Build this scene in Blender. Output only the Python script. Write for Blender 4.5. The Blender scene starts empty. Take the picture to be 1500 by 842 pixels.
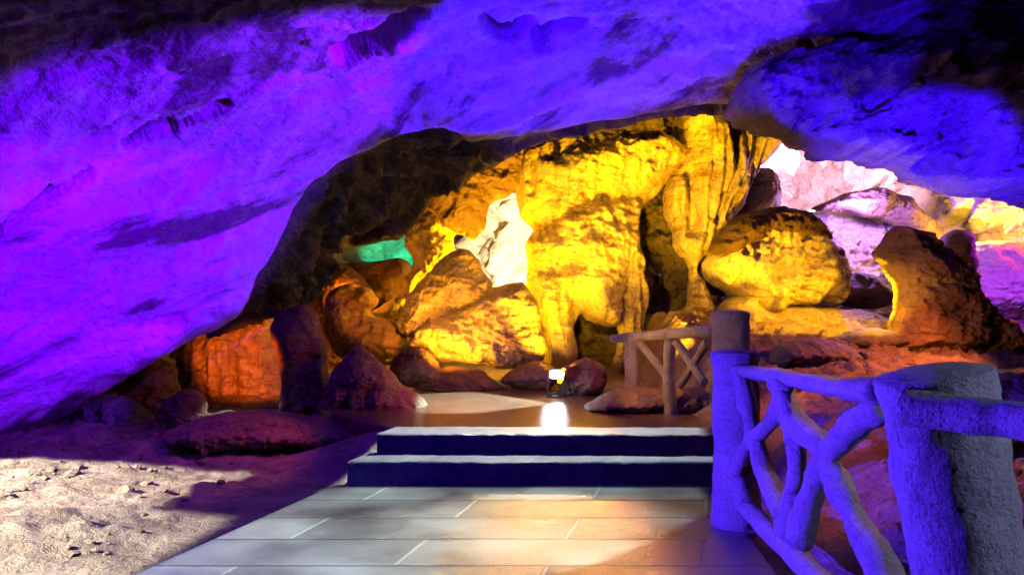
import bpy, math, random
import numpy as np
from mathutils import Vector

random.seed(7)
C = bpy.context.scene.collection
F, CU, CV, H = 1150.0, 750.0, 421.0, 1.4          # focal length in photo pixels, principal point, eye height
TH = math.atan(39.0 / F)                           # slight upward tilt of the camera
cT, sT = math.cos(TH), math.sin(TH)

# ------------------------------------------------------------------ camera / world
cam = bpy.data.cameras.new("camera"); co = bpy.data.objects.new("camera", cam); C.objects.link(co)
co.location = (0, 0, H); co.rotation_euler = (math.pi / 2 + TH, 0, 0)
cam.sensor_width = 36; cam.lens = 36 * F / 1500.0; cam.clip_end = 400; cam.clip_start = 0.05
sc = bpy.context.scene; sc.camera = co
sc.render.engine = 'CYCLES'
sc.view_settings.view_transform = 'Standard'; sc.view_settings.look = 'None'
sc.view_settings.exposure = 0; sc.view_settings.gamma = 1
sc.cycles.use_denoising = True
sc.cycles.max_bounces = 5; sc.cycles.diffuse_bounces = 2; sc.cycles.glossy_bounces = 3
sc.cycles.sample_clamp_indirect = 4
sc.cycles.use_adaptive_sampling = True; sc.cycles.adaptive_threshold = .025; sc.cycles.adaptive_min_samples = 24
w = bpy.data.worlds.new("World"); sc.world = w; w.use_nodes = True
w.node_tree.nodes["Background"].inputs[0].default_value = (0.55, 0.38, 0.5, 1)
w.node_tree.nodes["Background"].inputs[1].default_value = 0.007


def P(u, v, y):
    """world point at depth y (m) seen at photo pixel u, v; works on arrays"""
    cx = (np.asarray(u, float) - CU) / F; cy = (CV - np.asarray(v, float)) / F
    s = y / (cT - sT * cy)
    return cx * s, s * (cT - sT * cy), H + s * (sT + cT * cy)


# ------------------------------------------------------------------ noise
_rng = np.random.RandomState(3)
_perm = _rng.permutation(256); _perm = np.concatenate([_perm, _perm, _perm])
_g = _rng.normal(size=(256, 3)); _g /= np.linalg.norm(_g, axis=1)[:, None]


def perlin(p):
    i = np.floor(p).astype(int); f = p - i; i &= 255
    t = f * f * f * (f * (f * 6 - 15) + 10)
    r = np.zeros(len(p))
    for dx in (0, 1):
        for dy in (0, 1):
            for dz in (0, 1):
                h = _perm[_perm[_perm[(i[:, 0] + dx) & 255] + ((i[:, 1] + dy) & 255)] + ((i[:, 2] + dz) & 255)] & 255
                d = (_g[h] * (f - np.array([dx, dy, dz]))).sum(1)
                wx = t[:, 0] if dx else 1 - t[:, 0]; wy = t[:, 1] if dy else 1 - t[:, 1]; wz = t[:, 2] if dz else 1 - t[:, 2]
                r += wx * wy * wz * d
    return r * 1.5


def fbm(p, octs=5, gain=0.5, ridged=False):
    a, s, tot = 1.0, np.zeros(len(p)), 0
    q = p.copy()
    for k in range(octs):
        n = perlin(q + k * 17.3)
        if ridged: n = 1 - 2.2 * np.abs(n)
        s += a * n; tot += a; a *= gain; q = q * 2.03
    return s / tot


def terrace(n, k, sharp=.15):
    t = n * k; f = np.floor(t); r = t - f
    r = np.clip((r - .5 + sharp) / (2 * sharp), 0, 1); r = r * r * (3 - 2 * r)
    return (f + r) / k


def rock_noise(p, amp, scale, strat=0.0, flute=0.0, flute_w=0.3, seed=0.0, grain=None, fine=1.0):
    """displacement of a limestone surface: lumps, broken ledges, sharp ridges, horizontal beds, vertical flutes"""
    q = p + seed * 13.7
    if grain is not None:
        g = np.array(grain, float); g /= np.linalg.norm(g); q = q - 0.62 * (q @ g)[:, None] * g
    wv = np.stack([fbm(q * scale * .9 + 60, 3), fbm(q * scale * .9 + 80, 3), fbm(q * scale * .9 + 95, 3)], 1)
    qw = q + wv * (.55 / scale)
    low = fbm(qw * scale, 7, 0.56) * 2.0
    rid = fbm(qw * scale * 1.7 + 31, 6, 0.55, True)
    led = terrace(fbm(qw * scale * np.array([.8, .8, 1.5]) + 11, 4, .5) * 2.0, 3.2)
    d = amp * (0.75 * low + 0.42 * rid + 0.75 * led * fine + .22 * fine * fbm(q * scale * 7, 4, .65) * 2)
    if strat:
        wz = q[:, 2] + 0.35 * fbm(q * 0.9 + 5, 3) + 0.15 * q[:, 0]
        zz = np.stack([q[:, 0] * 0.6, q[:, 1] * 0.6, wz * 6.5], 1)
        d += strat * fbm(zz, 5, 0.6, True) * 1.3
    if flute:
        ww = np.stack([q[:, 0] / flute_w + 0.5 * fbm(q * 0.8 + 9, 3) * 2, q[:, 1] * 0.5, q[:, 2] * 0.22], 1)
        n = perlin(ww)
        d += flute * (1 - np.abs(n) * 3.0) + flute * 0.35 * perlin(ww * np.array([2.3, 1, 1.6]) + 4)
    return d


# ------------------------------------------------------------------ meshes
def obj(name, verts, faces, mat, parent=None, smooth=True, loc=None):
    v = np.asarray(verts, float)
    if loc is None:
        loc = (0, 0, 0) if parent is not None else (v[:, 0].mean(), v[:, 1].mean(), v[:, 2].min())
    off = np.array(loc, float)
    if parent is not None: off = np.array(parent.location)
    me = bpy.data.meshes.new(name)
    me.from_pydata((v - off).tolist(), [], [tuple(int(i) for i in f) for f in faces])
    me.validate(); me.update()
    if smooth: me.polygons.foreach_set("use_smooth", [True] * len(me.polygons))
    me.materials.append(mat)
    o = bpy.data.objects.new(name, me); C.objects.link(o)
    if parent is not None: o.parent = parent
    else: o.location = loc
    return o


def tag(o, label, cat, group=None):
    o["label"] = label; o["category"] = cat
    if group: o["group"] = group
    return o


def thing(name, label, cat, loc, group=None):
    o = bpy.data.objects.new(name, None); C.objects.link(o); o.location = loc; o.empty_display_size = 0.2
    return tag(o, label, cat, group)


def struct(o):
    o["kind"] = "structure"; return o


def smooth_poly(pts, n=6):
    p = np.array(pts, float); m = len(p); out = []
    for i in range(m):
        a, b, c, d = p[i - 1], p[i], p[(i + 1) % m], p[(i + 2) % m]
        for t in np.linspace(0, 1, n, endpoint=False):
            out.append(0.5 * ((2 * b) + (c - a) * t + (2 * a - 5 * b + 4 * c - d) * t * t + (3 * b - a - 3 * c + d) * t ** 3))
    return np.array(out)


def sdf(q, poly):
    """signed distance (inside > 0) and nearest outline point"""
    a = poly; b = np.roll(poly, -1, 0); best = np.full(len(q), 1e9); near = np.zeros_like(q); ins = np.zeros(len(q), bool)
    for i in range(len(a)):
        e = b[i] - a[i]; L = (e * e).sum() + 1e-12
        t = np.clip(((q - a[i]) @ e) / L, 0, 1); c = a[i] + t[:, None] * e
        d = ((q - c) ** 2).sum(1); k = d < best
        best[k] = d[k]; near[k] = c[k]
        cond = (a[i][1] > q[:, 1]) != (b[i][1] > q[:, 1])
        if abs(e[1]) > 1e-12:
            ins ^= cond & (q[:, 0] < (q[:, 1] - a[i][1]) / e[1] * e[0] + a[i][0])
    d = np.sqrt(best)
    return np.where(ins, d, -d), near


def seg_dist(q, line):
    best = np.full(len(q), 1e9)
    for a, b in zip(line[:-1], line[1:]):
        a = np.array(a, float); b = np.array(b, float); e = b - a
        t = np.clip(((q - a) @ e) / ((e * e).sum() + 1e-9), 0, 1)
        best = np.minimum(best, np.linalg.norm(q - a - t[:, None] * e, axis=1))
    return best


def rock(name, poly, y, mat, front=0.6, back=0.6, R=None, amp=0.12, scale=1.6, strat=0.0, flute=0.0, flute_w=0.3,
         cell=None, tilt=(0, 0), grooves=(), bumps=(), parent=None, seed=None, jag=0.5, fine=1.0):
    """a rounded rock whose outline is poly (photo pixels at depth y), swollen to both sides, with real relief.
    tilt = (dy per m right, dy per m up); grooves = (pixel line, width m, depth m); bumps = (u, v, ru, rv, height m)"""
    px = smooth_poly(poly)
    x, _, z = P(px[:, 0], px[:, 1], y); pl = np.stack([x, z], 1)
    seed = random.random() * 50 if seed is None else seed
    s3 = np.stack([pl[:, 0], np.full(len(pl), seed), pl[:, 1]], 1)
    k = y / F
    pl = pl + jag * k * 22 * np.stack([fbm(s3 / (k * 42), 4, 0.6), fbm(s3 / (k * 42) + 40, 4, 0.6)], 1)
    mn, mx = pl.min(0), pl.max(0); size = mx - mn
    cell = cell or min(max(2.1 * k, 0.015), size.min() / 14)
    R = R or 0.5 * size.min()
    nx, nz = int(size[0] / cell) + 3, int(size[1] / cell) + 3
    gx = mn[0] - cell + np.arange(nx) * cell; gz = mn[1] - cell + np.arange(nz) * cell
    X, Z = np.meshgrid(gx, gz); q = np.stack([X.ravel(), Z.ravel()], 1)
    d, near = sdf(q, pl)
    inside = d > 0
    I = inside.reshape(nz, nx)
    quad = I[:-1, :-1] | I[1:, :-1] | I[:-1, 1:] | I[1:, 1:]
    used = np.zeros((nz, nx), bool)
    used[:-1, :-1] |= quad; used[1:, :-1] |= quad; used[:-1, 1:] |= quad; used[1:, 1:] |= quad
    u = used.ravel(); rim = u & ~inside
    q[rim] = near[rim]; dd = np.where(inside, d, 0.0)
    t = np.clip(dd / R, 0, 1); prof = np.sqrt(np.maximum(0, 1 - (1 - t) ** 2)); prof = prof * (0.85 + 0.15 * t)
    base = y + tilt[0] * (q[:, 0] - q[u, 0].mean()) + tilt[1] * (q[:, 1] - q[u, 1].mean())
    if tilt != (0, 0):
        q = np.stack([q[:, 0] * base / y, H + (q[:, 1] - H) * base / y], 1)
    n3 = np.stack([q[:, 0], base, q[:, 1]], 1)
    df = np.zeros(len(q)); df[u] = rock_noise(n3[u], amp, scale, strat, flute, flute_w, seed, None, fine)
    db = np.zeros(len(q)); db[u] = rock_noise(n3[u] + 77, amp, scale, seed=seed)
    push = np.zeros(len(q))
    for line, wd, dp in grooves:
        lx, _, lz = P(np.array([a[0] for a in line]), np.array([a[1] for a in line]), y)
        ds = seg_dist(q, list(zip(lx, lz))) + 0.25 * wd * fbm(n3 * 3 / max(wd, .05) * .3, 3)
        push -= dp * np.exp(-(np.maximum(ds, 0) / wd) ** 2)
    for bu, bv, ru, rv, hh in bumps:
        bx, _, bz = P(bu, bv, y)
        push += hh * np.exp(-((q[:, 0] - bx) / (ru * k)) ** 2 - ((q[:, 1] - bz) / (rv * k)) ** 2)
    edge = np.clip(dd / (2.5 * cell), 0, 1)
    yf = base - front * prof - (df + push) * edge
    yb = base + back * prof + db * edge
    yb = np.maximum(yb, yf + 0.02 * edge)
    idx = np.full(len(q), -1); idx[u] = np.arange(u.sum()); n = u.sum()
    vf = np.stack([q[u, 0], yf[u], q[u, 1]], 1)
    inn = np.where(inside & u)[0]; ib = np.full(len(q), -1); ib[:] = idx; ib[inn] = n + np.arange(len(inn))
    vb = np.stack([q[inn, 0], yb[inn], q[inn, 1]], 1)
    ii = np.arange(nz * nx).reshape(nz, nx)
    qa = np.stack([ii[:-1, :-1][quad], ii[:-1, 1:][quad], ii[1:, 1:][quad], ii[1:, :-1][quad]], 1)
    ff = idx[qa]; fb = ib[qa][:, ::-1]
    keep = ~(np.sort(ff, 1) == np.sort(fb, 1)).all(1)
    return obj(name, np.concatenate([vf, vb]), np.concatenate([ff, fb[keep]]), mat, parent)


def tps(ctrl):
    """smooth depth through control points (u, v, depth)"""
    c = np.array(ctrl, float); p = c[:, :2] / 500.0; n = len(c)
    r = np.linalg.norm(p[:, None] - p[None], axis=2)
    K = np.where(r > 0, r * r * np.log(r + 1e-12), 0) + 0.01 * np.eye(n)
    A = np.block([[K, np.ones((n, 1)), p], [np.ones((1, n)), np.zeros((1, 3))], [p.T, np.zeros((2, 3))]])
    s = np.linalg.solve(A, np.concatenate([c[:, 2], np.zeros(3)]))

    def f(u, v):
        q = np.stack([np.ravel(u), np.ravel(v)], 1) / 500.0; out = s[n] + q @ s[n + 1:]
        for i in range(n):
            rr = np.linalg.norm(q - p[i], axis=1); out += s[i] * np.where(rr > 0, rr * rr * np.log(rr + 1e-12), 0)
        return out
    return f


def sheet(name, ctrl, poly, step, mat, amp, scale, strat=0, flute=0, flute_w=.3, thick=0.8, seed=1.0, grooves=(), jag=.6, toward=None, parent=None, roll=0.0, grain=None, fine=1.0):
    """a massive rock face through (u, v, depth) points, cut along poly, given thickness behind"""
    f = tps(ctrl); px = smooth_poly(poly, 5)
    s3 = np.stack([px[:, 0], np.full(len(px), seed * 9), px[:, 1]], 1)
    px = px + jag * 16 * np.stack([fbm(s3 / 45, 4, .6), fbm(s3 / 45 + 30, 4, .6)], 1)
    mn, mx = px.min(0), px.max(0)
    nu, nv = int((mx[0] - mn[0]) / step) + 3, int((mx[1] - mn[1]) / step) + 3
    U, V = np.meshgrid(mn[0] - step + np.arange(nu) * step, mn[1] - step + np.arange(nv) * step)
    q = np.stack([U.ravel(), V.ravel()], 1); d, near = sdf(q, px); inside = d > 0
    I = inside.reshape(nv, nu); quad = I[:-1, :-1] | I[1:, :-1] | I[:-1, 1:] | I[1:, 1:]
    used = np.zeros((nv, nu), bool)
    used[:-1, :-1] |= quad; used[1:, :-1] |= quad; used[:-1, 1:] |= quad; used[1:, 1:] |= quad
    u = used.ravel(); rim = u & ~inside; q[rim] = near[rim]
    dep = f(q[:, 0], q[:, 1])
    if roll: dep = dep + roll * np.exp(-np.maximum(d, 0) / 26.0)
    x, yy, z = P(q[:, 0], q[:, 1], dep); p = np.stack([x, yy, z], 1)
    # normals of the smooth face
    g = p.reshape(nv, nu, 3); gu = np.gradient(g, axis=1); gv = np.gradient(g, axis=0)
    nrm = np.cross(gu, gv).reshape(-1, 3); nrm /= np.linalg.norm(nrm, axis=1)[:, None] + 1e-9
    toc = np.array([0, 0, H]) - p; sgn = np.sign((nrm * toc).sum(1)); sgn[sgn == 0] = 1; nrm *= sgn[:, None]
    disp = np.zeros(len(q)); disp[u] = rock_noise(p[u], amp, scale, strat, flute, flute_w, seed, grain, fine)
    for line, wd, dp in grooves:
        ds = seg_dist(q, line) + 0.45 * wd * fbm(np.stack([q[:, 0] / 38, q[:, 1] * 0, q[:, 1] / 30], 1) + wd, 4, .6)
        sh = 1 / (1 + np.exp(np.clip((ds - wd) / (wd * 0.10), -50, 50)))
        disp -= 1.7 * dp * sh
    e = np.clip(np.maximum(d, 0) / (3 * step), 0, 1)
    pf = p + nrm * (disp * e)[:, None]
    pb = p - nrm * thick + np.array([0, .2, .1])
    idx = np.full(len(q), -1); idx[u] = np.arange(u.sum()); n = u.sum()
    ii = np.arange(nv * nu).reshape(nv, nu)
    qa = np.stack([ii[:-1, :-1][quad], ii[:-1, 1:][quad], ii[1:, 1:][quad], ii[1:, :-1][quad]], 1)
    ff = idx[qa]
    # rim walls between front and back
    from collections import Counter
    ed = Counter()
    for a in ff:
        for i in range(4): ed[(a[i], a[(i + 1) % 4])] += 1
    wall = [(b, a, a + n, b + n) for (a, b) in ed if (b, a) not in ed]
    faces = list(map(tuple, ff)) + [tuple(x + n for x in r[::-1]) for r in ff] + wall
    return obj(name, np.concatenate([pf[u], pb[u]]), faces, mat, parent)


def crom(pts, n=8):
    p = [np.array(a, float) for a in pts]; p = [2 * p[0] - p[1]] + p + [2 * p[-1] - p[-2]]; out = []
    for i in range(1, len(p) - 2):
        a, b, c, d = p[i - 1:i + 3]
        for t in np.linspace(0, 1, n, endpoint=False):
            out.append(0.5 * (2 * b + (c - a) * t + (2 * a - 5 * b + 4 * c - d) * t * t + (3 * b - a - 3 * c + d) * t ** 3))
    out.append(p[-2]); return np.array(out)


def tube(name, pts, rad, mat, parent, rough=0.06, seg=20, n=10, squash=1.0, dome=1.0):
    """a lumpy round limb through pts (x, y, z, radius or constant rad)"""
    pts = [tuple(p) if len(p) == 4 else tuple(p) + (rad,) for p in pts]
    c = crom(pts, n); V = []; m = len(c)
    rad_ = c[:, 3]; ctr = c[:, :3]; sd = random.random() * 60
    for i in range(m):
        t = ctr[min(i + 1, m - 1)] - ctr[max(i - 1, 0)]; t /= np.linalg.norm(t)
        a = np.cross(t, (0.13, 0.2, 1.0) if abs(t[2]) < .9 else (1, 0.1, 0)); a /= np.linalg.norm(a); b = np.cross(t, a)
        for k in range(seg):
            an = 2 * math.pi * k / seg
            V.append(ctr[i] + rad_[i] * (math.cos(an) * a + math.sin(an) * b * squash))
    V = np.array(V); rr = np.repeat(rad_, seg); cc = np.repeat(ctr, seg, 0)
    nn = fbm(V * 5 + sd, 4, .6) * 2.2 * rough * rr * 2 + rough * 0.5 * rr * fbm(V * 22 + sd, 3)
    dirv = V - cc; dirv /= np.linalg.norm(dirv, axis=1)[:, None] + 1e-9; V = V + dirv * nn[:, None]
    Fc = [(i * seg + k, i * seg + (k + 1) % seg, (i + 1) * seg + (k + 1) % seg, (i + 1) * seg + k) for i in range(m - 1) for k in range(seg)]
    V = list(map(tuple, V))
    for end, order in ((0, -1), (m - 1, 1)):
        ring = [end * seg + k for k in range(seg)]
        t = ctr[end] - ctr[end - 1 if end else 1]; t /= np.linalg.norm(t)
        prev = ring
        for sfac, off in ((1 - .14 * dome, .12 * dome), (.6, .17 * dome + .02)):
            s0 = len(V)
            for k in range(seg):
                v0 = np.array(V[ring[k]]); V.append(tuple(ctr[end] + (v0 - ctr[end]) * sfac + t * rad_[end] * off))
            new = list(range(s0, s0 + seg))
            for k in range(seg): Fc.append((prev[k], prev[(k + 1) % seg], new[(k + 1) % seg], new[k])[::order])
            prev = new
        Fc.append(tuple(prev[::order]))
    return obj(name, V, Fc, mat, parent)


# ------------------------------------------------------------------ materials
def rock_mat(name, ca, cb, stain=(0.06, 0.04, 0.03), stain_amt=0.5, rough=(0.45, 0.8), bump=0.5, scale=1.0, drip=0.0, spec=0.4, bed=.15, comb=0.0, crack=.5, streak=0.0, speck=0.0):
    m = bpy.data.materials.new(name); m.use_nodes = True; nt = m.node_tree; N = nt.nodes; L = nt.links
    b = N["Principled BSDF"]
    tc = N.new("ShaderNodeTexCoord")

    def noise(sc_, det=8, rgh=.6, vec=None, dist=0.0):
        n = N.new("ShaderNodeTexNoise"); n.inputs["Scale"].default_value = sc_ * scale; n.inputs["Detail"].default_value = det
        n.inputs["Roughness"].default_value = rgh; n.inputs["Distortion"].default_value = dist
        L.new(vec or tc.outputs["Object"], n.inputs["Vector"]); return n.outputs["Fac"]

    def ramp(src, p0, p1, c0=(0, 0, 0, 1), c1=(1, 1, 1, 1)):
        r = N.new("ShaderNodeValToRGB"); r.color_ramp.elements[0].position = p0; r.color_ramp.elements[1].position = p1
        r.color_ramp.elements[0].color = c0; r.color_ramp.elements[1].color = c1; L.new(src, r.inputs[0]); return r.outputs[0]

    def mix(fac, a, c, mode='MIX'):
        x = N.new("ShaderNodeMix"); x.data_type = 'RGBA'; x.blend_type = mode
        if isinstance(fac, float): x.inputs[0].default_value = fac
        else: L.new(fac, x.inputs[0])
        for s, i in ((a, 6), (c, 7)):
            if isinstance(s, tuple): x.inputs[i].default_value = s + (1,) if len(s) == 3 else s
            else: L.new(s, x.inputs[i])
        return x.outputs[2]
    mp = N.new("ShaderNodeMapping"); mp.inputs["Scale"].default_value = (2.6, 2.6, 0.35); L.new(tc.outputs["Object"], mp.inputs[0])
    mh = N.new("ShaderNodeMapping"); mh.vector_type = 'TEXTURE'; mh.inputs["Scale"].default_value = (1 / .6, 1 / .6, 1 / 3.4); mh.inputs["Rotation"].default_value = (0, bed, 0)
    L.new(tc.outputs["Object"], mh.inputs[0])
    col = mix(ramp(noise(1.7, 6, .62), .35, .65), ca, cb)
    st = ramp(noise(1.1, 7, .68, mh.outputs[0], .2), .56, .68)
    mm = N.new("ShaderNodeMath"); mm.operation = 'MULTIPLY'; L.new(st, mm.inputs[0]); mm.inputs[1].default_value = stain_amt
    col = mix(mm.outputs[0], col, stain)
    if drip:
        dr = ramp(noise(2.2, 6, .6, mp.outputs[0]), .52, .66)
        dm = N.new("ShaderNodeMath"); dm.operation = 'MULTIPLY'; L.new(dr, dm.inputs[0]); dm.inputs[1].default_value = drip
        col = mix(dm.outputs[0], col, stain)
    if streak:
        sk = ramp(noise(.62, 9, .62, mh.outputs[0], .5), .525, .585)
        sm = N.new("ShaderNodeMath"); sm.operation = 'MULTIPLY'; L.new(sk, sm.inputs[0]); sm.inputs[1].default_value = streak
        col = mix(sm.outputs[0], col, (.05, .035, .03))
        pale = ramp(noise(.4, 6, .6, mh.outputs[0], .3), .5, .68)
        col = mix(pale, col, (.72, .66, .62))
    if speck:
        s1 = ramp(noise(4.2, 6, .72, mh.outputs[0], .5), .50, .58); s2 = ramp(noise(.75, 4, .55), .44, .6)
        sp1 = N.new("ShaderNodeMath"); sp1.operation = 'MULTIPLY'; L.new(s1, sp1.inputs[0]); L.new(s2, sp1.inputs[1])
        sp2 = N.new("ShaderNodeMath"); sp2.operation = 'MULTIPLY'; L.new(sp1.outputs[0], sp2.inputs[0]); sp2.inputs[1].default_value = speck
        col = mix(sp2.outputs[0], col, (.15, .055, .02))
    pt = ramp(noise(14, 6, .7), .33, .5)
    col = mix(0.45, col, mix(pt, tuple(x * .45 for x in ca), (1.0, 1.0, 1.0), 'MIX'), 'MULTIPLY')
    L.new(col, b.inputs["Base Color"])
    rr = N.new("ShaderNodeMapRange"); rr.inputs[3].default_value = rough[0]; rr.inputs[4].default_value = rough[1]
    L.new(noise(3.0, 5), rr.inputs[0]); L.new(rr.outputs[0], b.inputs["Roughness"])
    b.inputs["Specular IOR Level"].default_value = spec
    b1 = N.new("ShaderNodeBump"); b1.inputs["Strength"].default_value = bump; b1.inputs["Distance"].default_value = 0.16
    L.new(noise(4.0, 7, .66), b1.inputs["Height"])
    b2 = N.new("ShaderNodeBump"); b2.inputs["Strength"].default_value = bump * .8; b2.inputs["Distance"].default_value = 0.05
    L.new(noise(3.2, 5, .66, mh.outputs[0], .25), b2.inputs["Height"]); L.new(b1.outputs[0], b2.inputs["Normal"])
    last = b2
    b3 = N.new("ShaderNodeBump"); b3.inputs["Strength"].default_value = min(1, bump * 1.1); b3.inputs["Distance"].default_value = 0.03
    L.new(noise(19, 4, .72), b3.inputs["Height"]); L.new(last.outputs[0], b3.inputs["Normal"]); last = b3
    vo = N.new("ShaderNodeTexVoronoi"); vo.feature = 'DISTANCE_TO_EDGE'; vo.inputs["Scale"].default_value = 2.3 * scale
    wp_ = N.new("ShaderNodeMix"); wp_.data_type = 'VECTOR'; wp_.inputs[0].default_value = .35
    nz = N.new("ShaderNodeTexNoise"); nz.inputs["Scale"].default_value = 2.2 * scale; nz.inputs["Detail"].default_value = 6; L.new(tc.outputs["Object"], nz.inputs["Vector"])
    L.new(mh.outputs[0], wp_.inputs[4]); L.new(nz.outputs["Color"], wp_.inputs[5]); L.new(wp_.outputs[1], vo.inputs["Vector"])
    cr = ramp(vo.outputs["Distance"], 0.0, .045)
    b4 = N.new("ShaderNodeBump"); b4.inputs["Strength"].default_value = min(1, bump * crack); b4.inputs["Distance"].default_value = 0.06
    L.new(cr, b4.inputs["Height"]); L.new(last.outputs[0], b4.inputs["Normal"]); last = b4
    if comb:
        mc = N.new("ShaderNodeMapping"); mc.inputs["Scale"].default_value = (7, 7, .55); L.new(tc.outputs["Object"], mc.inputs[0])
        b5 = N.new("ShaderNodeBump"); b5.inputs["Strength"].default_value = comb; b5.inputs["Distance"].default_value = 0.09
        L.new(noise(1.0, 5, .55, mc.outputs[0]), b5.inputs["Height"]); L.new(last.outputs[0], b5.inputs["Normal"]); last = b5
    L.new(last.outputs[0], b.inputs["Normal"])
    return m


M = {}
M['slab'] = rock_mat("pale_limestone", (.34, .30, .28), (.50, .46, .43), (.12, .085, .065), .9, bump=.6, rough=(.5, .8), bed=-.45, crack=.3, streak=.9)
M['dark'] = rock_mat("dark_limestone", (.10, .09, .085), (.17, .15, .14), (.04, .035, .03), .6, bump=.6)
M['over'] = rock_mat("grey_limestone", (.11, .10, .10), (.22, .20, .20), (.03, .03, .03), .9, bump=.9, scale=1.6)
M['flow'] = rock_mat("flowstone", (.42, .37, .29), (.58, .52, .42), (.13, .072, .03), .85, bump=.7, drip=.35, comb=.8, speck=.85)
M['brown'] = rock_mat("brown_limestone", (.20, .13, .085), (.34, .24, .16), (.07, .045, .03), .7, bump=.7)
M['red'] = rock_mat("reddish_rock", (.15, .085, .065), (.26, .16, .12), (.06, .035, .03), .6, bump=.8)
M['ground'] = rock_mat("cave_soil", (.20, .14, .11), (.38, .31, .25), (.06, .035, .03), .6, rough=(.35, .75), bump=.7, scale=1.7)
M['lip'] = rock_mat("shade_black_rock", (.022, .021, .023), (.038, .036, .038), (.02, .018, .018), .3, bump=.7)  # shade under the roof edge is put into this near-black colour
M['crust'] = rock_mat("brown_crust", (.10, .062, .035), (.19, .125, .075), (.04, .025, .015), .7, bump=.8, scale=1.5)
M['far'] = rock_mat("far_limestone", (.40, .36, .33), (.55, .50, .46), (.15, .09, .06), .6, bump=.6, scale=.7)
M['conc'] = rock_mat("cement_bark", (.34, .32, .31), (.46, .44, .42), (.16, .13, .11), .45, rough=(.55, .8), bump=.85, scale=3.2, crack=0)
M['step'] = rock_mat("step_stone", (.10, .10, .11), (.16, .16, .17), (.06, .06, .06), .4, rough=(.3, .5), bump=.15, scale=3)


def simple(name, col, rough=.5, metal=0, emit=None, es=0):
    m = bpy.data.materials.new(name); m.use_nodes = True; b = m.node_tree.nodes["Principled BSDF"]
    n = m.node_tree.nodes.new("ShaderNodeTexNoise"); n.inputs["Scale"].default_value = 30
    r = m.node_tree.nodes.new("ShaderNodeValToRGB")
    r.color_ramp.elements[0].color = tuple(c * .8 for c in col) + (1,); r.color_ramp.elements[1].color = tuple(col) + (1,)
    m.node_tree.links.new(n.outputs["Fac"], r.inputs[0]); m.node_tree.links.new(r.outputs[0], b.inputs["Base Color"])
    b.inputs["Roughness"].default_value = rough; b.inputs["Metallic"].default_value = metal
    if emit: b.inputs["Emission Color"].default_value = tuple(emit) + (1,); b.inputs["Emission Strength"].default_value = es
    return m


M['metal'] = simple("lamp_metal", (.05, .05, .055), .4, .6)
M['lens'] = simple("lamp_lens", (.8, .8, .8), .2, 0, (.85, .95, 1.0), 8)


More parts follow.
